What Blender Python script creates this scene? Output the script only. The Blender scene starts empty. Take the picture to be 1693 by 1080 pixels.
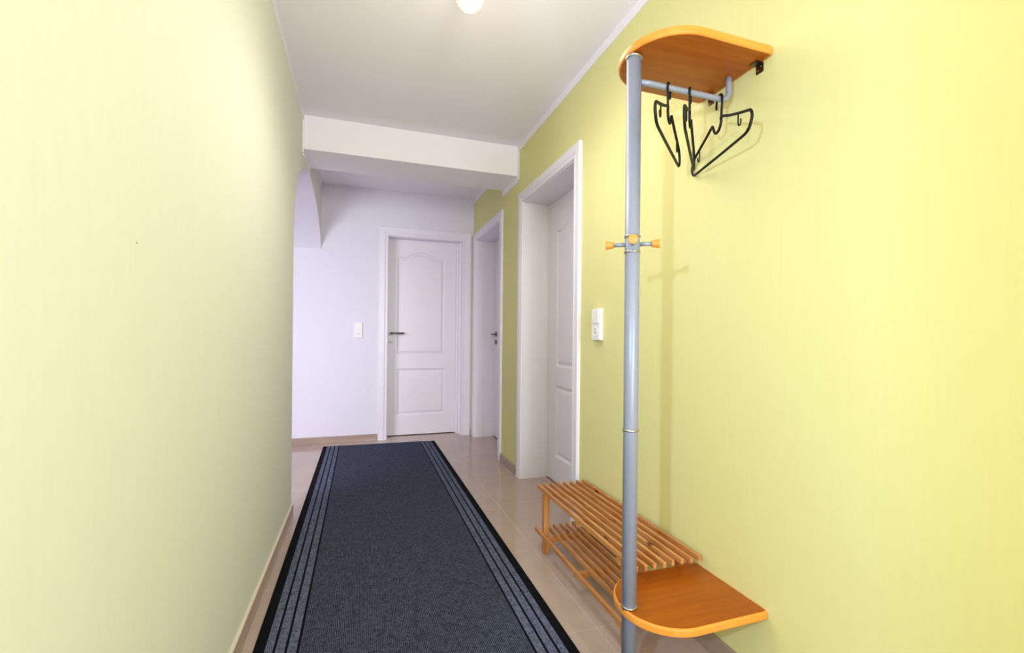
import bpy, bmesh, math, random
from mathutils import Vector, Matrix
import numpy as np
random.seed(7)
C = bpy.context.scene
PI = math.pi
W, Hh = 1693, 1080

# ------------------------------------------------------------------ camera
F_PX, YAW, ROLL, CAM_H = 744.0, math.atan(248.5/744), 0.0095, 1.05
cam_d = bpy.data.cameras.new('camera'); cam = bpy.data.objects.new('camera', cam_d)
C.collection.objects.link(cam); C.camera = cam
cam_d.sensor_fit = 'HORIZONTAL'; cam_d.sensor_width = 36; cam_d.lens = F_PX/W*36
cam_d.shift_y = 16.5/W
cam_d.clip_start = 0.02
f = Vector((math.sin(YAW), math.cos(YAW), 0)); r = Vector((math.cos(YAW), -math.sin(YAW), 0)); u = Vector((0, 0, 1))
R_ = math.cos(ROLL)*r + math.sin(ROLL)*u; U_ = math.cos(ROLL)*u - math.sin(ROLL)*r
cam.matrix_world = Matrix(((R_.x, U_.x, -f.x, 0), (R_.y, U_.y, -f.y, 0), (R_.z, U_.z, -f.z, CAM_H), (0, 0, 0, 1)))

# ------------------------------------------------------------------ world, lights, exposure
C.view_settings.view_transform = 'Standard'; C.view_settings.look = 'None'
C.view_settings.gamma = 1; C.view_settings.use_curve_mapping = False
C.view_settings.exposure = 0.63
w = bpy.data.worlds.new('world'); C.world = w; w.use_nodes = True
w.node_tree.nodes['Background'].inputs[0].default_value = (0.75, 0.85, 1, 1)
w.node_tree.nodes['Background'].inputs[1].default_value = 1.0

def area(name, loc, target, sx, sy, power, col, spread=PI):
    d = bpy.data.lights.new(name, 'AREA'); d.shape = 'RECTANGLE'; d.size = sx; d.size_y = sy
    d.energy = power; d.color = col; d.spread = spread
    o = bpy.data.objects.new(name, d); C.collection.objects.link(o); o.location = loc
    o.rotation_euler = (Vector(target)-Vector(loc)).to_track_quat('-Z', 'Y').to_euler(); return o
def point(name, loc, rad, power, col):
    d = bpy.data.lights.new(name, 'POINT'); d.shadow_soft_size = rad; d.energy = power; d.color = col
    o = bpy.data.objects.new(name, d); C.collection.objects.link(o); o.location = loc; return o
# window behind the camera, lamp of the entrance niche on the left, window of the room behind the arch
area('back_window_daylight', (0.70, -3.18, 1.5), (0.1, 3, 1.75), 0.7, 1.3, 56, (0.84, 0.86, 1.0))
area('ceiling_bounce_fill', (0.30, -1.0, 0.5), (0.30, 0.0, 2.5), 0.7, 0.7, 13, (0.93, 0.93, 1.0))  # unseen fill added behind the camera to brighten the ceiling
point('entrance_niche_lamp', (-0.83, -0.25, 1.42), 0.035, 58, (0.50, 0.67, 1.0))
area('side_room_daylight', (-1.65, 2.02, 1.45), (-0.6, 4.69, 0.4), 1.0, 1.3, 19, (0.84, 0.83, 1.0), math.radians(125))
point('ceiling_lamp_light', (0.40, 1.775, 2.08), 0.05, 1.7, (1.0, 0.89, 0.80))
sp = bpy.data.lights.new('ceiling_lamp_beam', 'SPOT'); sp.energy = 18; sp.color = (1.0, 0.90, 0.82); sp.shadow_soft_size = 0.35
sp.spot_size = math.radians(172); sp.spot_blend = 0.5
spo = bpy.data.objects.new('ceiling_lamp_beam', sp); C.collection.objects.link(spo); spo.location = (0.402, 1.78, 2.28)

# ------------------------------------------------------------------ materials
def srgb(r_, g_, b_):
    fn = lambda c: (c/255/12.92) if c/255 <= 0.04045 else ((c/255+0.055)/1.055)**2.4
    return (fn(r_), fn(g_), fn(b_), 1)
def mat(name, col, rough=0.5, metal=0.0, spec=0.5, coat=0.0):
    m = bpy.data.materials.new(name); m.use_nodes = True
    b = m.node_tree.nodes['Principled BSDF']
    b.inputs['Base Color'].default_value = col; b.inputs['Roughness'].default_value = rough
    b.inputs['Metallic'].default_value = metal; b.inputs['Specular IOR Level'].default_value = spec
    b.inputs['Coat Weight'].default_value = coat
    m.diffuse_color = col
    return m
def N(m, t, **kw):
    n = m.node_tree.nodes.new(t)
    for k, v in kw.items(): setattr(n, k, v)
    return n
def LK(m, a, b): m.node_tree.links.new(a, b)
def noise_col(m, c1, c2, scale, mapscale=(1, 1, 1), detail=4, rough=0.6, lo=0.3, hi=0.7, bump=0.0, bdist=0.001, rot=(0, 0, 0)):
    b = m.node_tree.nodes['Principled BSDF']
    tc = N(m, 'ShaderNodeTexCoord'); mp = N(m, 'ShaderNodeMapping'); mp.inputs['Scale'].default_value = mapscale
    mp.inputs['Rotation'].default_value = rot
    LK(m, tc.outputs['Object'], mp.inputs[0])
    n = N(m, 'ShaderNodeTexNoise'); n.inputs['Scale'].default_value = scale; n.inputs['Detail'].default_value = detail
    n.inputs['Roughness'].default_value = rough; LK(m, mp.outputs[0], n.inputs['Vector'])
    cr = N(m, 'ShaderNodeValToRGB'); cr.color_ramp.elements[0].position = lo; cr.color_ramp.elements[1].position = hi
    cr.color_ramp.elements[0].color = c1; cr.color_ramp.elements[1].color = c2
    LK(m, n.outputs['Fac'], cr.inputs[0]); LK(m, cr.outputs[0], b.inputs['Base Color'])
    if bump:
        bp = N(m, 'ShaderNodeBump'); bp.inputs['Strength'].default_value = bump; bp.inputs['Distance'].default_value = bdist
        LK(m, n.outputs['Fac'], bp.inputs['Height']); LK(m, bp.outputs[0], b.inputs['Normal'])
    return m, n, cr
# lime painted wallpaper with faint vertical fibres
m_lime = mat('lime_wall_paint', srgb(228, 223, 157), 0.75, spec=0.2)
noise_col(m_lime, srgb(227, 222, 155), srgb(229, 225, 160), 9, (9, 9, 0.5), 6, 0.7, 0.3, 0.7, 0.12, 0.001)
m_lime_washed = mat('lime_paint_light_washed', srgb(234, 236, 220), 0.75, spec=0.2)  # same lime, with the light's wash-out put into a paler left wall colour
noise_col(m_lime_washed, srgb(233, 235, 218), srgb(236, 238, 223), 9, (9, 9, 0.5), 6, 0.7, 0.3, 0.7, 0.12, 0.001)
m_white_wall = mat('white_wall_paint', srgb(232, 230, 230), 0.8, spec=0.2)
noise_col(m_white_wall, srgb(229, 226, 236), srgb(231, 228, 238), 6, (6, 6, 0.6), 5, 0.6, 0.3, 0.7, 0.08, 0.001)
m_ceiling = mat('ceiling_paint', srgb(248, 245, 252), 0.85, spec=0.15)
m_trim = mat('white_trim_paint', srgb(249, 246, 250), 0.6, spec=0.3)
m_door = mat('white_door_lacquer', srgb(236, 231, 236), 0.38, spec=0.45)
m_case = mat('white_casing_lacquer', srgb(238, 235, 242), 0.35, spec=0.45)
m_chrome = mat('brushed_nickel', srgb(190, 186, 180), 0.25, 1.0)
m_rose_blown = mat('blown_white_metal', srgb(238, 238, 240), 0.35, 0.35)  # end door roses, blown highlight put into the white base colour
m_nickel_dark = mat('dark_nickel', srgb(120, 112, 106), 0.32, 1.0)
m_zinc = mat('bracket_metal', srgb(120, 105, 85), 0.3, 1.0)
m_alu = mat('silver_grey_pole_paint', srgb(148, 154, 172), 0.36, 0.15, 0.5)
m_plastic_w = mat('white_switch_plastic', srgb(240, 238, 236), 0.35)
m_dark = mat('dark_gaps_and_marks', srgb(40, 34, 32), 0.7)
m_hanger = mat('black_hanger_plastic', srgb(18, 15, 8), 0.5, spec=0.3)
m_knob = mat('orange_beech_knob', srgb(235, 150, 60), 0.4)

def wood_mat(name, c1, c2, c3, ax=0, rough=0.33, sc=7):
    m = mat(name, c1, rough, spec=0.3, coat=0.05); b = m.node_tree.nodes['Principled BSDF']
    b.inputs['Coat Roughness'].default_value = 0.2
    tc = N(m, 'ShaderNodeTexCoord'); mp = N(m, 'ShaderNodeMapping')
    s = [9, 9, 9]; s[ax] = 0.7; mp.inputs['Scale'].default_value = s
    LK(m, tc.outputs['Object'], mp.inputs[0])
    n = N(m, 'ShaderNodeTexNoise'); n.inputs['Scale'].default_value = sc; n.inputs['Detail'].default_value = 6
    n.inputs['Roughness'].default_value = 0.6; n.inputs['Distortion'].default_value = 0.3
    LK(m, mp.outputs[0], n.inputs['Vector'])
    cr = N(m, 'ShaderNodeValToRGB'); e = cr.color_ramp.elements
    e[0].position = 0.28; e[0].color = c1; e[1].position = 0.72; e[1].color = c3
    k = e.new(0.5); k.color = c2
    LK(m, n.outputs['Fac'], cr.inputs[0]); LK(m, cr.outputs[0], b.inputs['Base Color'])
    bp = N(m, 'ShaderNodeBump'); bp.inputs['Strength'].default_value = 0.12; bp.inputs['Distance'].default_value = 0.0006
    LK(m, n.outputs['Fac'], bp.inputs['Height']); LK(m, bp.outputs[0], b.inputs['Normal'])
    return m
m_beech = wood_mat('orange_beech_veneer', srgb(152, 72, 0), srgb(164, 82, 2), srgb(177, 94, 6), 0, 0.32, 5)
m_beech_edge = wood_mat('orange_beech_edge', srgb(226, 140, 50), srgb(236, 152, 60), srgb(242, 164, 74), 0, 0.32, 5)
def pine(name='honey_pine', ax=1):
    m = wood_mat(name, srgb(168, 100, 46), srgb(198, 134, 74), srgb(216, 158, 96), ax, 0.5, 8)
    nt = m.node_tree; b = nt.nodes['Principled BSDF']; cr = [n for n in nt.nodes if n.type == 'VALTORGB'][0]
    tc = [n for n in nt.nodes if n.type == 'TEX_COORD'][0]
    v = N(m, 'ShaderNodeTexVoronoi'); v.inputs['Scale'].default_value = 11
    mp = N(m, 'ShaderNodeMapping'); mp.inputs['Scale'].default_value = (1, 0.55, 1); LK(m, tc.outputs['Object'], mp.inputs[0])
    LK(m, mp.outputs[0], v.inputs['Vector'])
    rp = N(m, 'ShaderNodeValToRGB'); rp.color_ramp.elements[0].position = 0.07; rp.color_ramp.elements[0].color = (1, 1, 1, 1)
    rp.color_ramp.elements[1].position = 0.14; rp.color_ramp.elements[1].color = (0, 0, 0, 1)
    LK(m, v.outputs['Distance'], rp.inputs[0])
    mx = N(m, 'ShaderNodeMix', data_type='RGBA'); mx.inputs['B'].default_value = srgb(112, 52, 26)
    LK(m, rp.outputs[0], mx.inputs['Factor']); LK(m, cr.outputs[0], mx.inputs['A']); LK(m, mx.outputs['Result'], b.inputs['Base Color'])
    return m
m_pine = pine(); m_pine_leg = pine('honey_pine_upright', 2); m_pine_bar = pine('honey_pine_crosswise', 0)

# glossy beige porcelain tiles, 62.5 cm grid
def tile_mat(name, x0, y0, size, c1, c2, grout, rough):
    m = mat(name, c1, rough, spec=0.5); b = m.node_tree.nodes['Principled BSDF']
    tc = N(m, 'ShaderNodeTexCoord'); sx = N(m, 'ShaderNodeSeparateXYZ'); LK(m, tc.outputs['Object'], sx.inputs[0])
    masks = []
    for axis, off in (('X', x0), ('Y', y0)):
        a = N(m, 'ShaderNodeMath', operation='SUBTRACT'); LK(m, sx.outputs[axis], a.inputs[0]); a.inputs[1].default_value = off - size*20
        p = N(m, 'ShaderNodeMath', operation='PINGPONG'); LK(m, a.outputs[0], p.inputs[0]); p.inputs[1].default_value = size/2
        masks.append(p)
    mn = N(m, 'ShaderNodeMath', operation='MINIMUM'); LK(m, masks[0].outputs[0], mn.inputs[0]); LK(m, masks[1].outputs[0], mn.inputs[1])
    lt = N(m, 'ShaderNodeMath', operation='LESS_THAN'); LK(m, mn.outputs[0], lt.inputs[0]); lt.inputs[1].default_value = 0.0013
    n = N(m, 'ShaderNodeTexNoise'); n.inputs['Scale'].default_value = 3.2; n.inputs['Detail'].default_value = 8; n.inputs['Roughness'].default_value = 0.65
    LK(m, tc.outputs['Object'], n.inputs['Vector'])
    cr = N(m, 'ShaderNodeValToRGB'); cr.color_ramp.elements[0].position = 0.3; cr.color_ramp.elements[1].position = 0.7
    cr.color_ramp.elements[0].color = c1; cr.color_ramp.elements[1].color = c2; LK(m, n.outputs['Fac'], cr.inputs[0])
    mx = N(m, 'ShaderNodeMix', data_type='RGBA'); mx.inputs['B'].default_value = grout
    LK(m, lt.outputs[0], mx.inputs['Factor']); LK(m, cr.outputs[0], mx.inputs['A']); LK(m, mx.outputs['Result'], b.inputs['Base Color'])
    rm = N(m, 'ShaderNodeMath', operation='MULTIPLY_ADD'); LK(m, lt.outputs[0], rm.inputs[0]); rm.inputs[1].default_value = 0.4; rm.inputs[2].default_value = rough
    LK(m, rm.outputs[0], b.inputs['Roughness'])
    return m
m_tile = tile_mat('beige_porcelain_tile', 0.815, 1.443, 0.6225, srgb(178, 158, 145), srgb(188, 168, 154), srgb(194, 177, 162), 0.09)
m_base = mat('beige_tile_skirting', srgb(168, 146, 132), 0.25)
noise_col(m_base, srgb(162, 140, 127), srgb(174, 153, 139), 4)
m_groutline = mat('sealant', srgb(222, 210, 190), 0.7)

# ------------------------------------------------------------------ mesh helpers
class MB:
    def __init__(s): s.bm = bmesh.new()
    def box(s, x0, x1, y0, y1, z0, z1, mi=0):
        v = [s.bm.verts.new(p) for p in ((x0,y0,z0),(x1,y0,z0),(x1,y1,z0),(x0,y1,z0),(x0,y0,z1),(x1,y0,z1),(x1,y1,z1),(x0,y1,z1))]
        fs = [s.bm.faces.new([v[i] for i in q]) for q in ((3,2,1,0),(4,5,6,7),(0,1,5,4),(1,2,6,5),(2,3,7,6),(3,0,4,7))]
        for q in fs: q.material_index = mi
        return s
    def tube(s, pts, rad, seg=12, closed=False, squash=None):
        pts = [Vector(p) for p in pts]; n = len(pts); rings = []
        tang = []
        for i in range(n):
            if closed: t = pts[(i+1) % n]-pts[i-1]
            else: t = pts[min(i+1, n-1)]-pts[max(i-1, 0)]
            tang.append(t.normalized())
        t0 = tang[0]; a = Vector((0, 0, 1)) if abs(t0.z) < 0.9 else Vector((1, 0, 0))
        nrm = (a-t0*a.dot(t0)).normalized()
        for i in range(n):
            t = tang[i]; nrm = (nrm-t*nrm.dot(t)).normalized(); b = t.cross(nrm)
            rr = rad[i] if isinstance(rad, (list, tuple)) else rad
            rings.append([s.bm.verts.new(pts[i]+nrm*math.cos(2*PI*k/seg)*rr+b*math.sin(2*PI*k/seg)*rr) for k in range(seg)])
        for i in range(n if closed else n-1):
            A, B = rings[i], rings[(i+1) % n]
            for k in range(seg):
                q = s.bm.faces.new([A[k], A[(k+1) % seg], B[(k+1) % seg], B[k]]); q.smooth = True
        if not closed:
            s.bm.faces.new(list(reversed(rings[0]))); s.bm.faces.new(rings[-1])
        return s
    def lathe(s, prof, origin=(0, 0, 0), axis=(0, 0, 1), seg=32, smooth=True):
        q = Vector((0, 0, 1)).rotation_difference(Vector(axis).normalized()); o = Vector(origin); rings = []
        for rr, z in prof:
            if rr < 1e-6: rings.append([s.bm.verts.new(o+q @ Vector((0, 0, z)))])
            else: rings.append([s.bm.verts.new(o+q @ Vector((rr*math.cos(2*PI*k/seg), rr*math.sin(2*PI*k/seg), z))) for k in range(seg)])
        for A, B in zip(rings, rings[1:]):
            for k in range(seg):
                a = [A[k % len(A)], A[(k+1) % len(A)]] if len(A) > 1 else [A[0]]
                b = [B[(k+1) % len(B)], B[k % len(B)]] if len(B) > 1 else [B[0]]
                if len(a)+len(b) > 2:
                    fc = s.bm.faces.new(a+b); fc.smooth = smooth
        for ring, rev in ((rings[0], True), (rings[-1], False)):
            if len(ring) > 1: s.bm.faces.new(list(reversed(ring)) if rev else ring)
        return s
    def prism(s, poly, z0, z1):
        a = [s.bm.verts.new((x, y, z0)) for x, y in poly]; b = [s.bm.verts.new((x, y, z1)) for x, y in poly]
        s.bm.faces.new(list(reversed(a))); s.bm.faces.new(b)
        for i in range(len(poly)):
            j = (i+1) % len(poly); s.bm.faces.new([a[i], a[j], b[j], b[i]])
        return s
    def build(s, name, m, parent=None, bevel=0, bseg=2, fix=True, smooth=None, xf=None):
        if fix: bmesh.ops.recalc_face_normals(s.bm, faces=s.bm.faces)
        if xf is not None: bmesh.ops.transform(s.bm, matrix=xf, verts=s.bm.verts)
        me = bpy.data.meshes.new(name); s.bm.to_mesh(me); s.bm.free()
        o = bpy.data.objects.new(name, me); C.collection.objects.link(o)
        for mm in (m if isinstance(m, (list, tuple)) else [m]): me.materials.append(mm)
        if parent is not None: o.parent = parent
        if bevel:
            b = o.modifiers.new('bevel', 'BEVEL'); b.width = bevel; b.segments = bseg; b.limit_method = 'ANGLE'; b.angle_limit = 0.6
            b.harden_normals = False
        if smooth:
            for p in me.polygons: p.use_smooth = True
        return o
def empty(name, loc=(0, 0, 0), rz=0):
    o = bpy.data.objects.new(name, None); C.collection.objects.link(o); o.location = loc; o.rotation_euler = (0, 0, rz)
    o.empty_display_size = 0.05; return o
def tag(o, label=None, cat=None, group=None, kind=None):
    if label: o['label'] = label
    if cat: o['category'] = cat
    if group: o['group'] = group
    if kind: o['kind'] = kind
    return o
def local(o_parent, *objs):      # children whose meshes were written in world coordinates
    bpy.context.view_layer.update()
    inv = o_parent.matrix_world.inverted()
    for o in objs: o.matrix_parent_inverse = inv

# ------------------------------------------------------------------ room shell
XL, XR, YF, ZC = -0.378, 1.125, 4.69, 2.505
WT = 0.245                      # left wall thickness
YA = 2.868                      # where the arch opening starts
D1 = (2.272, 3.126, 2.045); D2 = (3.700, 4.560, 2.045)     # openings in the right wall
DF = (0.245, 1.012, 2.055)                                    # opening in the far wall
RV = 0.20                       # reveal depth
YB = -3.2                       # back wall

S = lambda o, lab, cat: tag(o, lab, cat, kind='structure')
S(MB().box(-3.1, 1.6, YB-0.1, 5.3, -0.05, 0).build('floor', m_tile), 'glossy beige floor tiles with pale joints', 'floor')
S(MB().box(-3.1, 1.6, YB-0.1, 5.3, ZC, ZC+0.05).build('ceiling', m_ceiling), 'plain white painted ceiling', 'ceiling')

# right wall with two door openings
b = MB(); X2 = XR+0.24
ys = [YB, D1[0], D1[1], D2[0], D2[1], YF+0.2]
b.box(XR, X2, ys[0], ys[1], 0, ZC); b.box(XR, X2, ys[2], ys[3], 0, ZC); b.box(XR, X2, ys[4], ys[5], 0, ZC)
b.box(XR, X2, ys[1], ys[2], D1[2], ZC); b.box(XR, X2, ys[3], ys[4], D2[2], ZC)
S(b.build('wall_right', m_lime), 'lime yellow painted wall on the right with two doorways', 'wall')

# far wall with one door opening (white)
b = MB(); Y2 = YF+0.2
b.box(-3.0, DF[0], YF, Y2, 0, ZC); b.box(DF[1], XR, YF, Y2, 0, ZC); b.box(DF[0], DF[1], YF, Y2, DF[2], ZC)
S(b.build('wall_far', m_white_wall), 'white painted end wall of the hall', 'wall')

# left wall with arched opening
YC, ZS, AB = 3.72, 1.655, 0.58
def arch_z(y):
    a = 0.852 if y < YC else 1.05
    return ZS+AB*math.sqrt(max(0, 1-((y-YC)/a)**2))
prof = [(0.4, 0), (YA, 0), (YA, ZS)]
for i in range(1, 61):
    t = i/60*PI/2; prof.append((YC-0.852*math.cos(t), ZS+AB*math.sin(t)))
for i in range(1, 41):
    y = YC+(YF-YC)*i/40; prof.append((y, arch_z(y)))
b = MB()
def quad_strip(b, xa, xb):
    bm = b.bm
    n = len(prof)
    # faces of the wall on both sides: strips from the lower profile up to the ceiling
    for x, flip in ((xa, False), (xb, True)):
        pts = prof[1:]
        # solid part before the arch
        v = [bm.verts.new((x, y, z)) for y, z in ((0.4, 0), (YA, 0), (YA, ZS), (YA, ZC), (0.4, ZC))]
        bm.faces.new(v)
        pp = prof[2:]
        top = [bm.verts.new((x, y, ZC)) for y, z in pp]; lo = [bm.verts.new((x, y, z)) for y, z in pp]
        for i in range(len(pp)-1):
            bm.faces.new([lo[i], lo[i+1], top[i+1], top[i]])
quad_strip(b, XL, XL-WT)
me_front = b
S(me_front.build('wall_left', m_lime_washed, fix=False), 'lime painted wall on the left ending in an arch', 'wall')
wl = bpy.data.objects['wall_left']
bmj = MB(); bm = bmj.bm
path = prof[1:]
A = [bm.verts.new((XL, y, z)) for y, z in path]; B = [bm.verts.new((XL-WT, y, z)) for y, z in path]
for i in range(len(path)-1):
    q = bm.faces.new([A[i], A[i+1], B[i+1], B[i]]); q.smooth = i > 1
v = [bm.verts.new(p) for p in ((XL, 0.4, 0), (XL-WT, 0.4, 0), (XL-WT, 0.4, ZC), (XL, 0.4, ZC))]; bm.faces.new(v)
S(bmj.build('trim_5', m_white_wall, fix=False), 'white painted inside face of the arch opening', 'arch reveal')

# rest of the shell behind the camera and behind the arch
S(MB().box(XL-0.08, XL, YB, -0.09, 0, ZC).build('wall_rear_left', m_lime), 'lime wall behind the camera, left side', 'wall')
S(MB().box(-1.8, XR+0.1, YB-0.12, YB, 0, 0.8).box(-1.8, 0.33, YB-0.12, YB, 0.8, ZC).box(1.07, XR+0.1, YB-0.12, YB, 0.8, ZC).box(0.33, 1.07, YB-0.12, YB, 2.2, ZC)
  .build('wall_back', m_lime), 'lime wall behind the camera with a window', 'wall')
S(MB().box(-1.9, -1.8, YB-0.12, 0.52, 0, ZC).box(-1.8, XL-WT+0.01, 0.4, 0.52, 0, ZC).build('wall_niche', m_lime), 'wall of the entrance niche behind the camera', 'wall')
S(MB().box(-3.1, -3.0, 1.9, 5.0, 0, ZC)
  .box(-3.1, XL-WT, 1.9, 2.0, 0, 0.78).box(-3.1, XL-WT, 1.9, 2.0, 2.12, ZC).box(-3.1, -2.18, 1.9, 2.0, 0.78, 2.12).box(-1.12, XL-WT, 1.9, 2.0, 0.78, 2.12).build('wall_side_room', m_white_wall), 'white wall of the room behind the arch', 'wall')

# ceiling beam across the hall
BY0, BY1, BZ = 3.258, 3.625, 2.277
S(MB().box(XL, XR, BY0, BY1, BZ, ZC).build('trim_1', m_trim, bevel=0.003), 'white boxed beam crossing below the ceiling', 'beam')

# white painted strips along the wall tops and around the beam
ST, SH = 0.006, 0.045
def strip(name, x0, x1, lab):
    b = MB()
    b.box(x0, x1, YB, BY0, ZC-SH, ZC)
    b.box(x0, x1, BY0-SH*0.55, BY0, BZ-SH*0.7, ZC-SH)
    b.box(x0, x1, BY0, BY1+SH*0.3, BZ-SH, BZ)
    b.box(x0, x1, BY1, BY1+SH*0.3, BZ, ZC-SH)
    b.box(x0, x1, BY1, YF, ZC-SH, ZC)
    S(b.build(name, m_trim), lab, 'trim strip')
strip('trim_2', XR-ST, XR, 'white painted strip between right wall and ceiling')
strip('trim_3', XL, XL+ST, 'white painted strip between left wall and ceiling')

# baseboards
BH, BT = 0.065, 0.015
S(MB().box(XR-BT, XR, YB, D1[0]-0.08, 0, BH).box(XR-BT, XR, D1[1]+0.075, D2[0]-0.078, 0, BH).build('baseboard_right', m_base, bevel=0.0015),
  'beige tile skirting along the right wall', 'baseboard')
bl = S(MB().box(XL, XL+0.011, 0.4, YA+0.004, 0, BH).build('baseboard_left', m_base, bevel=0.0015), 'beige tile skirting along the left wall', 'baseboard')
sp_ = wl; MB().lathe([(0, 0), (0.0013, 0), (0.001, 0.0006), (0, 0.0006)], (XL, 0.963, 1.209), (1, 0, 0), 10).build('old_nail', m_dark, wl)
s_ = MB().box(XL, XL+0.0095, 0.4, YA+0.003, BH-0.0005, BH+0.002).build('sealant_line', m_groutline, bl)
S(MB().box(-3.0, DF[0]-0.092, YF-BT, YF, 0, BH).box(DF[1]+0.075, XR-0.022, YF-BT, YF, 0, BH).build('baseboard_far', m_base, bevel=0.0015),
  'beige tile skirting along the white end wall', 'baseboard')

# ------------------------------------------------------------------ doors
def sweep_u(t0, t1, zt, prof, wfun):
    """moulding around an opening: prof = closed [(outward, protrusion)], wfun(t, z, d) -> world"""
    b = MB(); rings = []
    for (t, z, st, sz) in ((t0, 0, -1, 0), (t0, zt, -1, 1), (t1, zt, 1, 1), (t1, 0, 1, 0)):
        rings.append([b.bm.verts.new(wfun(t+st*o, z+sz*o, d)) for o, d in prof])
    n = len(prof)
    for A, B in zip(rings, rings[1:]):
        for k in range(n): b.bm.faces.new([A[k], A[(k+1) % n], B[(k+1) % n], B[k]])
    b.bm.faces.new(rings[0]); b.bm.faces.new(list(reversed(rings[-1])))
    return b
def casing_prof(wd, t=0.018):
    return [(0, -0.01), (0, 0.010), (0.004, 0.014), (0.016, 0.014), (0.018, 0.011), (0.022, 0.011), (0.026, t-0.003), (0.032, t), (wd-0.004, t), (wd, t-0.004), (wd, 0)]

def leaf_mesh(w_, h_, panels, step=0.004, th=0.04):
    """door leaf, front face at d=0 (facing -d); coordinates (s, z)"""
    def axis(L):
        n = int(round(L/step)); return np.linspace(0, L, n+1)
    S_, Z_ = axis(w_), axis(h_)
    SS, ZZ = np.meshgrid(S_, Z_, indexing='ij')
    D = np.zeros_like(SS)
    for (a, b_, c, d, arch) in panels:
        # signed distance (inside positive) by region: straight sides plus arched top
        m_ = (a+b_)/2; hw = (b_-a)/2
        uu = np.clip((SS-m_)/(hw*0.74), -1, 1)
        top = d+arch*(0.5+0.5*np.cos(uu*PI))**0.75
        slope = np.where(np.abs(uu) < 1, arch*0.5*np.sin(uu*PI)*PI/(hw*0.74), 0)
        dt = (top-ZZ)/np.sqrt(1+slope**2)
        dist = np.minimum(np.minimum(SS-a, b_-SS), np.minimum(ZZ-c, dt))
        # profile
        xp = [-1, 0, 0.006, 0.014, 0.020, 0.034, 0.044, 5]; fp = [0, 0, -0.0080, -0.0115, -0.0115, -0.0035, -0.0015, -0.0015]
        D = np.minimum(D, np.interp(dist, xp, fp))
    ns, nz = len(S_), len(Z_)
    verts = [(float(SS[i, j]), float(ZZ[i, j]), float(-D[i, j])) for i in range(ns) for j in range(nz)]
    faces = [(i*nz+j, i*nz+j+1, (i+1)*nz+j+1, (i+1)*nz+j) for i in range(ns-1) for j in range(nz-1)]
    # simple box behind
    k = len(verts)
    verts += [(0, 0, 0), (w_, 0, 0), (w_, h_, 0), (0, h_, 0), (0, 0, th), (w_, 0, th), (w_, h_, th), (0, h_, th)]
    faces += [(k+4, k+5, k+6, k+7), (k, k+1, k+5, k+4), (k+1, k+2, k+6, k+5), (k+2, k+3, k+7, k+6), (k+3, k, k+4, k+7)]
    return verts, faces, ns*nz

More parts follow.
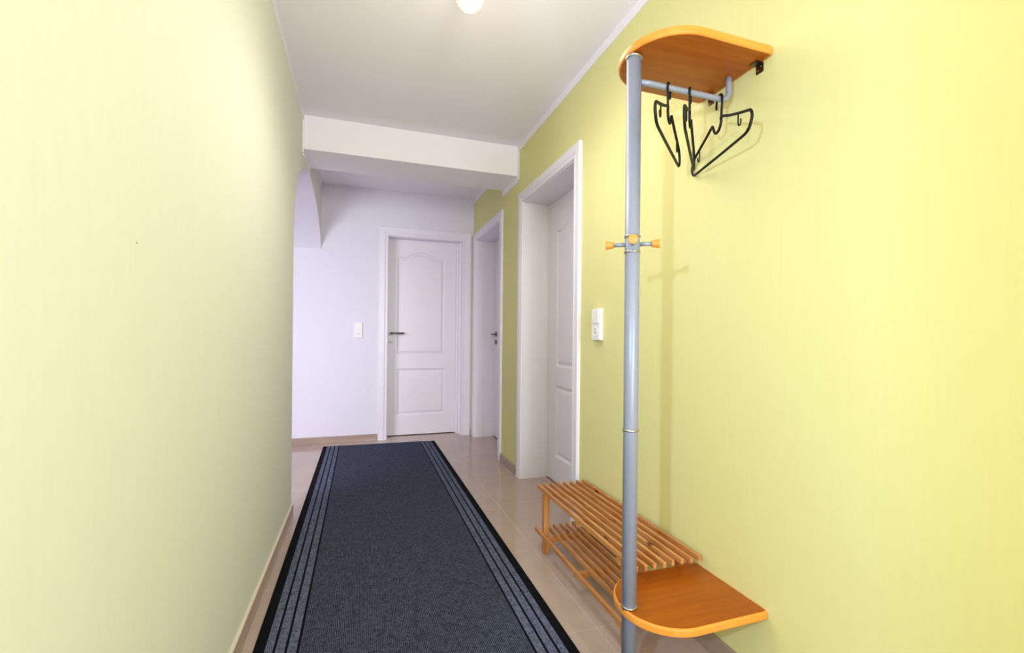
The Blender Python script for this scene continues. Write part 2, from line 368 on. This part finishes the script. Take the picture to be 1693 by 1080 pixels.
def door(name, lab, t0, t1, zt, wfun, leaf_t0, leaf_t1, leaf_d, cw, panels, handle_side, handle_mats, cw_prof=0.018, leaf_top=2.03):
    """wfun(t, z, d): d>0 into the hall, d<0 into the wall"""
    root = empty(name, wfun((t0+t1)/2, 0, 0)); S(root, lab, 'door')
    kids = []
    cb = sweep_u(t0, t1, zt, casing_prof(cw, cw_prof), wfun); kids.append(cb.build('door_casing', m_case))
    # reveal lining
    lin = [(0, 0.0), (-0.006, 0.0), (-0.006, leaf_d), (0, leaf_d)]
    kids.append(sweep_u(t0, t1, zt, [(o, d) for o, d in lin], wfun).build('reveal_lining', m_case))
    # rebate stop behind
    st = [(-0.0061, leaf_d+0.0), (-0.012, leaf_d+0.0), (-0.012, leaf_d-0.03), (-0.0061, leaf_d-0.03)]
    me = bpy.data.meshes.new('door_leaf')
    vs, fs, ng = leaf_mesh(leaf_t1-leaf_t0, leaf_top-0.009, panels)
    vs = [tuple(wfun(leaf_t0+s, 0.009+z, leaf_d-d)) for s, z, d in vs]
    me.from_pydata(vs, [], fs); me.materials.append(m_door)
    nf = len(fs)-5
    me.polygons.foreach_set('use_smooth', [True]*nf+[False]*5); me.update()
    lo = bpy.data.objects.new('door_leaf', me); C.collection.objects.link(lo); kids.append(lo)
    # dark strip painted for the shade in the gap under the leaf
    bb = MB()
    for (a, b_, z0, z1) in ((t0+0.004, t1-0.004, 0.0005, 0.008),):
        p = [wfun(a, z0, leaf_d-0.012), wfun(b_, z1, leaf_d-0.038)]
        bb.box(*(sorted((p[0][0], p[1][0]))+sorted((p[0][1], p[1][1]))+sorted((p[0][2], p[1][2]))))
    kids.append(bb.build('gap_shade', m_dark))
    tb = MB(); p, q = wfun(t0+0.006, leaf_top+0.002, leaf_d-0.001), wfun(t1-0.006, zt-0.0062, leaf_d-0.03)
    tb.box(*(sorted((p[0], q[0]))+sorted((p[1], q[1]))+sorted((p[2], q[2])))); kids.append(tb.build('head_rebate', m_case))
    # lever handle with rose, separate key rose
    hs, hz = handle_side
    sgn = 1 if hs < (leaf_t0+leaf_t1)/2 else -1
    ax = Vector(wfun(0, 0, 1))-Vector(wfun(0, 0, 0)); P = lambda s, z, d: Vector(wfun(s, z, leaf_d+d))
    rose = MB().lathe([(0, 0.0), (0.026, 0.0), (0.026, 0.006), (0.024, 0.008), (0, 0.0082)], P(hs, hz, 0), ax, 28).build('handle_rose', handle_mats[0])
    pts = [P(hs, hz, 0.004), P(hs, hz, 0.035), P(hs+sgn*0.003, hz, 0.045), P(hs+sgn*0.012, hz, 0.050), P(hs+sgn*0.03, hz, 0.051), P(hs+sgn*0.13, hz, 0.050), P(hs+sgn*0.136, hz, 0.049)]
    lever = MB().tube(pts, [0.009, 0.009, 0.0095, 0.0095, 0.0098, 0.0098, 0.008], 14).build('door_handle', handle_mats[1])
    key = MB().lathe([(0, 0.0), (0.026, 0.0), (0.026, 0.006), (0.024, 0.008), (0, 0.0082)], P(hs, hz-0.08, 0), ax, 28).build('key_rose', handle_mats[0])
    kh = MB().lathe([(0, 0.0082), (0.0045, 0.0082), (0.0045, 0.0088), (0, 0.0088)], P(hs, hz-0.077, 0), ax, 12)
    k2 = P(hs-0.0018, hz-0.092, 0.0082); k3 = P(hs+0.0018, hz-0.077, 0.0088)
    kh.box(*(sorted((k2.x, k3.x))+sorted((k2.y, k3.y))+sorted((k2.z, k3.z))))
    keyh = kh.build('keyhole', m_dark)
    for o in kids+[rose, lever, key]:
        o.parent = root
    keyh.parent = key
    local(root, *kids, rose, lever, key)
    return root
# right wall doors: t = Y, into the hall = -X
wr = lambda t, z, d: (XR-d, t, z)
pl = lambda w_: [(0.135, w_-0.135, 0.84, 1.83, 0.062), (0.135, w_-0.135, 0.185, 0.69, 0.0)]
door('door_1', 'white panelled door in the near doorway of the lime right wall', D1[0], D1[1], D1[2], wr, D1[0]+0.002, D1[1]-0.007, -RV, 0.075,
     [(0.135, 0.69, 0.83, 1.80, 0.075), (0.135, 0.69, 0.185, 0.69, 0.0)], (D1[0]+0.06, 1.07), (m_chrome, m_nickel_dark))
door('door_2', 'white door with dark nickel lever in the far doorway of the lime right wall', D2[0], D2[1], D2[2], wr, D2[0]+0.002, D2[1]-0.007, -RV, 0.075,
     [(0.135, 0.69, 0.83, 1.80, 0.075), (0.135, 0.69, 0.185, 0.69, 0.0)], (4.485, 1.07), (m_nickel_dark, m_nickel_dark))
wf = lambda t, z, d: (t, YF-d, z)
door('door_3', 'white arched panel door in the end wall', DF[0], DF[1], DF[2], wf, 0.250, 0.966, -0.14, 0.085,
     [(0.100, 0.596, 0.838, 1.862, 0.058), (0.105, 0.604, 0.205, 0.690, 0.0)], (0.283, 1.072), (m_rose_blown, m_nickel_dark))
# the narrow frame rebate at the hinge side of the end door
fr = MB().box(0.967, DF[1]-0.006, YF+0.12, YF+0.18, 0, DF[2]-0.006).box(0.985, DF[1]-0.006, YF+0.07, YF+0.12, 0, DF[2]-0.006).build('hinge_rebate', m_case)
d3 = bpy.data.objects['door_3']; fr.parent = d3; local(d3, fr)

# ------------------------------------------------------------------ switches
def switch(name, lab, wfun, t0, t1, z0, z1, th, grp=None):
    root = empty(name, wfun((t0+t1)/2, (z0+z1)/2, 0)); tag(root, lab, 'light switch', grp)
    def bx(a0, a1, c0, c1, d0, d1):
        p, q = wfun(a0, c0, d0), wfun(a1, c1, d1)
        return sorted((p[0], q[0]))+sorted((p[1], q[1]))+sorted((p[2], q[2]))
    zm = (z0+z1)/2; k = []
    k.append(MB().box(*bx(t0, t1, z0, z1, 0.0005, th)).build('switch_plate', m_plastic_w, bevel=0.003))
    k.append(MB().box(*bx(t0+0.009, t1-0.009, zm+0.006, z1-0.008, th, th+0.004)).build('rocker', m_plastic_w, bevel=0.0015))
    so = MB(); ax = Vector(wfun(0, 0, 1))-Vector(wfun(0, 0, 0)); tm = (t0+t1)/2; zz = (z0+zm)/2
    so.lathe([(0.0235, 0), (0.0235, 0.003), (0.0205, 0.003), (0.0195, 0.0005), (0, 0.0005)], wfun(tm, zz, th), ax, 28)
    so.box(*bx(t0+0.007, t1-0.007, z0+0.007, zm-0.004, th-0.002, th+0.0008))
    sk = so.build('socket', m_plastic_w); k.append(sk)
    h = MB()
    for s in (-0.0095, 0.0095): h.lathe([(0.0032, 0.0), (0.0032, 0.0014), (0, 0.0014)], wfun(tm+s, zz, th), ax, 10)
    h.lathe([(0.0025, 0.0), (0.0025, 0.0014), (0, 0.0014)], wfun(tm, zz+0.016, th), ax, 10)
    hh = h.build('contact_holes', m_dark)
    for o in k: o.parent = root
    local(root, *k); hh.parent = sk
    return root
switch('light_switch', 'white rocker switch over socket on the lime wall beside the near door', wr, 1.952, 2.036, 1.035, 1.192, 0.022)
switch('light_switch', 'small white switch and socket plate on the white end wall', wf, -0.072, 0.006, 1.022, 1.171, 0.012)

# ------------------------------------------------------------------ runner rug
def rug():
    m = mat('charcoal_runner', srgb(66, 70, 84), 0.95, spec=0.1); b = m.node_tree.nodes['Principled BSDF']
    tc = N(m, 'ShaderNodeTexCoord'); sx = N(m, 'ShaderNodeSeparateXYZ'); LK(m, tc.outputs['Object'], sx.inputs[0])
    ax = N(m, 'ShaderNodeMath', operation='ABSOLUTE'); LK(m, sx.outputs['X'], ax.inputs[0])
    # border bands as a function of |x| (half width 0.512)
    def M(op, a, b_=None, c=None):
        n = N(m, 'ShaderNodeMath', operation=op)
        for i, v in enumerate((a, b_, c)):
            if v is None: continue
            if isinstance(v, (int, float)): n.inputs[i].default_value = v
            else: LK(m, v, n.inputs[i])
        return n.outputs[0]
    X = ax.outputs[0]
    blk = M('GREATER_THAN', X, 0.476)
    for c in (0.4465, 0.4095, 0.3725):
        blk = M('MAXIMUM', blk, M('LESS_THAN', M('ABSOLUTE', M('SUBTRACT', X, c)), 0.0042))
    field = M('LESS_THAN', X, 0.368)
    # heathered yarn: fine noise + ribs across the field
    n1 = N(m, 'ShaderNodeTexNoise'); n1.inputs['Scale'].default_value = 330; n1.inputs['Detail'].default_value = 3; n1.inputs['Roughness'].default_value = 0.7
    LK(m, tc.outputs['Object'], n1.inputs['Vector'])
    n2 = N(m, 'ShaderNodeTexNoise'); n2.inputs['Scale'].default_value = 70; n2.inputs['Detail'].default_value = 7; n2.inputs['Roughness'].default_value = 0.75
    LK(m, tc.outputs['Object'], n2.inputs['Vector'])
    rib = M('SINE', M('MULTIPLY', sx.outputs['X'], 2*PI/0.0062))
    nub = M('SINE', M('ADD', M('MULTIPLY', sx.outputs['Y'], 2*PI/0.0085), M('MULTIPLY', sx.outputs['X'], 2*PI/0.0124)))
    pat = M('MULTIPLY', M('MULTIPLY_ADD', rib, 0.5, 0.5), M('MULTIPLY_ADD', nub, 0.32, 0.68))
    cr = N(m, 'ShaderNodeValToRGB'); cr.color_ramp.elements[0].position = 0.40; cr.color_ramp.elements[1].position = 0.60
    cr.color_ramp.elements[0].color = srgb(30, 33, 47); cr.color_ramp.elements[1].color = srgb(122, 130, 156)
    mixn = M('ADD', M('MULTIPLY', n1.outputs['Fac'], 0.62), M('MULTIPLY', n2.outputs['Fac'], 0.38))
    LK(m, mixn, cr.inputs[0])
    dk = N(m, 'ShaderNodeMix', data_type='RGBA', blend_type='MIX'); dk.inputs['B'].default_value = srgb(22, 24, 33)
    LK(m, M('MULTIPLY', field, M('SUBTRACT', 0.86, pat)), dk.inputs['Factor']); LK(m, cr.outputs[0], dk.inputs['A'])
    fin = N(m, 'ShaderNodeMix', data_type='RGBA'); fin.inputs['B'].default_value = srgb(12, 12, 17)
    LK(m, blk, fin.inputs['Factor']); LK(m, dk.outputs['Result'], fin.inputs['A']); LK(m, fin.outputs['Result'], b.inputs['Base Color'])
    bp = N(m, 'ShaderNodeBump'); bp.inputs['Strength'].default_value = 0.6; bp.inputs['Distance'].default_value = 0.002
    LK(m, M('ADD', M('MULTIPLY', pat, field), n1.outputs['Fac']), bp.inputs['Height']); LK(m, bp.outputs[0], b.inputs['Normal'])
    o = MB().box(-0.512, 0.512, -2.5, 2.5, 0, 0.008).build('runner_rug', m, bevel=0.002)
    # far edge runs very slightly askew as in the picture
    for v in o.data.vertices:
        if v.co.y > 0: v.co.y += -0.02*(v.co.x/0.512)
    o.location = (0.182, 2.005, 0.0008)
    tag(o, 'long charcoal grey runner with black striped borders on the tiled floor', 'rug')
rug()

# ------------------------------------------------------------------ hall stand
PX, PY, PR = 0.748, 1.137, 0.0212
stand = empty('hall_stand', (PX, PY, 0))
tag(stand, 'silver pole hall stand with two orange wooden shelves fixed to the lime wall', 'coat stand')
kids = []
kids.append(MB().lathe([(PR, 0.0), (PR, 1.872)], (PX, PY, 0.0005), (0, 0, 1), 40).build('pole', m_alu))
def ring(z, h=0.006, rr=PR+0.0028):
    return MB().lathe([(PR-0.001, -h/2), (rr-0.001, -h/2), (rr, -h/4), (rr, h/4), (rr-0.001, h/2), (PR-0.001, h/2)], (PX, PY, z), (0, 0, 1), 40).build('collar_ring', m_chrome)
for z in (1.345, 1.299, 0.780, 0.2665, 1.867): kids.append(ring(z, 0.006 if z != 1.867 else 0.008))
# D shaped shelves
def dshape(x0, x1, yc, rad, rc):
    p = []
    for i in range(49):
        a = PI/2+PI*i/48; p.append((x0+rad*1.0+math.cos(a)*rad, yc+math.sin(a)*rad))
    for cx, cy, a0 in ((x1-rc, yc-rad+rc, -PI/2), (x1-rc, yc+rad-rc, 0)):
        for i in range(7):
            a = a0+PI/2*i/6; p.append((cx+math.cos(a)*rc, cy+math.sin(a)*rc))
    return p
def shelf(name, z0, lab):
    b = MB(); b.prism(dshape(0.7265, 1.1235, 1.1455, 0.1505, 0.014), z0, z0+0.024)
    for fc in b.bm.faces:
        fc.normal_update()
        if abs(fc.normal.z) < 0.5: fc.material_index = 1
    o = b.build(name, [m_beech, m_beech_edge], bevel=0.0055, bseg=4)
    for p in o.data.polygons: p.use_smooth = True
    o.modifiers['bevel'].material = 1
    return o
# the wood texture follows world coordinates of the shelf
kids.append(shelf('upper_shelf', 1.8735, None)); kids.append(shelf('lower_shelf', 0.2385, None))
# hanging rail
RZ, RY = 1.8, 1.133
pts = [(PX+0.015, PY, RZ)] + [(x, RY, RZ) for x in (0.80, 0.90, 1.0, 1.055)]
for i in range(1, 9):
    a = PI/2*i/8; pts.append((1.062+0.03*math.sin(a), RY, RZ+0.03*(1-math.cos(a))))
pts += [(1.092, RY, 1.85), (1.092, RY, 1.8735)]
kids.append(MB().tube(pts, 0.0088, 16).build('hanging_rail', m_alu))
# pegs with wooden knobs
pegs = []
base_a = math.atan2(-PY, -PX)+math.radians(1.0)
for k in range(4):
    a = base_a+k*PI/2; d = Vector((math.cos(a), math.sin(a), 0))
    o = Vector((PX, PY, 1.322))
    st = MB().tube([o+d*0.018, o+d*0.058], 0.0062, 14).build('peg', m_alu)
    kn = MB().lathe([(0.0, 0.0), (0.0095, 0.0), (0.0095, 0.002), (0.0105, 0.010), (0.0128, 0.019), (0.0132, 0.0215), (0.0118, 0.0225), (0.0, 0.0225)], o+d*0.054, d, 28).build('peg_knob', m_knob)
    kids.append(st); pegs.append((st, kn))
# wall brackets of both shelves
for zz, sg in ((1.8735, -1), (0.2385, -1)):
    for yy in (1.045, 1.243):
        b = MB()
        b.box(XR-0.0035, XR-0.0005, yy-0.0125, yy+0.0125, zz-0.028, zz-0.0002)
        b.box(XR-0.028, XR-0.0035, yy-0.0125, yy+0.0125, zz-0.003, zz-0.0002)
        for (dy, dz) in ((-0.005, -0.010), (0.005, -0.019)):
            b.lathe([(0, 0), (0.0035, 0), (0.0028, 0.0018), (0, 0.0022)], (XR-0.0035, yy+dy, zz+dz), (-1, 0, 0), 12)
        b.lathe([(0, 0), (0.0035, 0), (0.0028, 0.0018), (0, 0.0022)], (XR-0.018, yy, zz-0.003), (0, 0, -1), 12)
        kids.append(b.build('wall_bracket', m_zinc))
for o in kids: o.parent = stand
local(stand, *kids)
for st, kn in pegs: kn.parent = st

# ------------------------------------------------------------------ hangers
HS = [(0.022, -0.034), (0.0235, -0.022), (0.020, -0.008), (0.010, 0.0), (0.0, 0.0025), (-0.010, -0.002), (-0.0145, -0.012), (-0.0135, -0.03), (-0.011, -0.05), (-0.010, -0.070),
      (-0.009, -0.083), (-0.003, -0.097), (0.010, -0.107), (0.026, -0.107), (0.036, -0.098), (0.043, -0.084), (0.050, -0.075), (0.057, -0.077)]
def catmull(P, n=5, closed=False):
    out = []; L = len(P)
    rng = range(L if closed else L-1)
    for i in rng:
        g = lambda k: Vector(P[k % L]) if closed else Vector(P[min(max(k, 0), L-1)])
        p0, p1, p2, p3 = g(i-1), g(i), g(i+1), g(i+2)
        for j in range(n):
            t = j/n
            out.append(0.5*((2*p1)+(-p0+p2)*t+(2*p0-5*p1+4*p2-p3)*t*t+(-p0+3*p1-3*p2+p3)*t**3))
    if not closed: out.append(Vector(P[-1]))
    return out
def make_hanger():
    root = empty('clothes_hanger')
    Z3 = lambda P: [(0, s, z) for s, z in P]
    hook = MB().tube(catmull(Z3(HS[:11]), 4), 0.0036, 10)
    body = MB()
    # closed outline: stem foot dip -> far notch -> far shoulder -> far end -> bar -> near end -> near shoulder -> stem
    loop = HS[9:] + [(0.085, -0.089), (0.130, -0.106), (0.170, -0.121), (0.188, -0.131), (0.200, -0.146), (0.203, -0.160), (0.198, -0.175), (0.186, -0.184), (0.168, -0.1855),
            (0.10, -0.186), (0.0, -0.187), (-0.10, -0.187), (-0.148, -0.186), (-0.168, -0.178), (-0.180, -0.160), (-0.182, -0.146), (-0.176, -0.134), (-0.163, -0.1275), (-0.12, -0.113), (-0.06, -0.091)]
    body.tube(catmull(Z3(loop), 4, True), 0.0041, 10, closed=True)
    hb = body.build('hanger_body', m_hanger, root)
    hk = hook.build('hanger_hook', m_hanger, root)
    for s, z, sg in ((-0.110, -0.112, -1), (0.142, -0.113, 1)):
        p = [(s, z), (s, z-0.014), (s, z-0.028), (s+sg*0.003, z-0.034), (s+sg*0.009, z-0.036), (s+sg*0.014, z-0.030), (s+sg*0.014, z-0.020)]
        MB().tube(catmull(Z3(p), 4), 0.0022, 8).build('strap_hook', m_hanger, root)
    return root
h0 = make_hanger()
hang = [(0.866, 48.0, 'black plastic hanger hanging nearest the silver pole'),
        (0.944, 44.2, 'middle black plastic hanger, turned edge-on, on the silver rail'),
        (1.058, 17.0, 'black plastic hanger hanging widest open, nearest the lime wall')]
for i, (x, deg, lab) in enumerate(hang):
    if i == 0: o = h0
    else:
        o = h0.copy(); C.collection.objects.link(o)
        for ch in h0.children:
            c = ch.copy(); C.collection.objects.link(c); c.parent = o
    o.location = (x, RY, RZ+0.0088+0.0036-0.0025+0.001); o.rotation_euler = (0, 0, -math.radians(deg))
    tag(o, lab, 'clothes hanger', 'black hangers on the silver rail')

# ------------------------------------------------------------------ slatted shoe rack
rack = empty('shoe_rack', (0.967, 1.66, 0)); tag(rack, 'two tier slatted pine shoe rack standing against the lime wall', 'shoe rack')
rk = []
RX0, RX1, RY0, RY1 = 0.838, 1.098, 1.243, 2.095
SW, SHT = 0.0118, 0.019
def slats(z0, n, xs, ya, yb):
    for i in range(n):
        x = xs[0]+(xs[1]-xs[0])*i/max(1, n-1); dy = random.uniform(-0.003, 0.003)
        b = MB().box(x-SW/2, x+SW/2, ya+dy, yb+dy, z0, z0+SHT)
        rk.append(b.build('slat', m_pine, bevel=0.002))
LEG = [(0.8575, 1.320), (0.8575, 2.023), (1.078, 1.320), (1.078, 2.023)]
slats(0.294, 8, (0.845, 1.094), RY0, RY1)
slats(0.082, 1, (0.8355, 0), RY0+0.02, RY1+0.005); slats(0.082, 5, (0.8985, 1.0405), RY0+0.02, RY1+0.005); slats(0.082, 1, (1.1005, 0), RY0+0.02, RY1+0.005)
for x, y in LEG:
    rk.append(MB().box(x-0.0145, x+0.0145, y-0.0135, y+0.0135, 0.0005, 0.2935).build('leg', m_pine_leg, bevel=0.0015))
for y in (1.346, 1.665, 1.997):
    for z in (0.0615, 0.2735): rk.append(MB().box(0.838, 1.098, y-0.0115, y+0.0115, z, z+0.020).build('crossbar', m_pine_bar, bevel=0.0015))
for o in rk: o.parent = rack
local(rack, *rk)

# ------------------------------------------------------------------ ceiling lamp
m_glow = mat('lit_crystal_beads', srgb(255, 246, 224), 0.15); gb = m_glow.node_tree.nodes['Principled BSDF']
gb.inputs['Emission Color'].default_value = (1.0, 0.9, 0.72, 1)
tcg = N(m_glow, 'ShaderNodeTexCoord'); vg = N(m_glow, 'ShaderNodeTexVoronoi'); vg.inputs['Scale'].default_value = 75
LK(m_glow, tcg.outputs['Object'], vg.inputs['Vector'])
mr = N(m_glow, 'ShaderNodeMapRange'); mr.inputs['From Max'].default_value = 0.7; mr.inputs['To Min'].default_value = 0.5; mr.inputs['To Max'].default_value = 0.12
LK(m_glow, vg.outputs['Distance'], mr.inputs['Value']); LK(m_glow, mr.outputs['Result'], gb.inputs['Emission Strength'])
LX, LY, LZ, LR = 0.402, 1.780, 2.420, 0.054
lamp = empty('ceiling_lamp', (LX, LY, ZC)); tag(lamp, 'small round beaded crystal lamp glowing on the ceiling', 'ceiling lamp')
bm_ = MB(); bmesh.ops.create_icosphere(bm_.bm, subdivisions=4, radius=LR, matrix=Matrix.Translation((LX, LY, LZ)))
n_b = 150
for i in range(n_b):
    zc = 1-2*(i+0.5)/n_b; rr = math.sqrt(1-zc*zc); a = i*2.39996
    bmesh.ops.create_icosphere(bm_.bm, subdivisions=1, radius=0.0052, matrix=Matrix.Translation((LX+LR*rr*math.cos(a), LY+LR*rr*math.sin(a), LZ+LR*zc)))
gl = bm_.build('lamp_globe', m_glow, fix=False)
cp = MB().lathe([(0.05, 0), (0.05, -0.012), (0.018, -0.02), (0.018, -0.040), (0, -0.040)], (LX, LY, ZC-0.0005), (0, 0, 1), 32).build('ceiling_rose', m_chrome)
gl.parent = lamp; cp.parent = lamp; local(lamp, gl, cp)
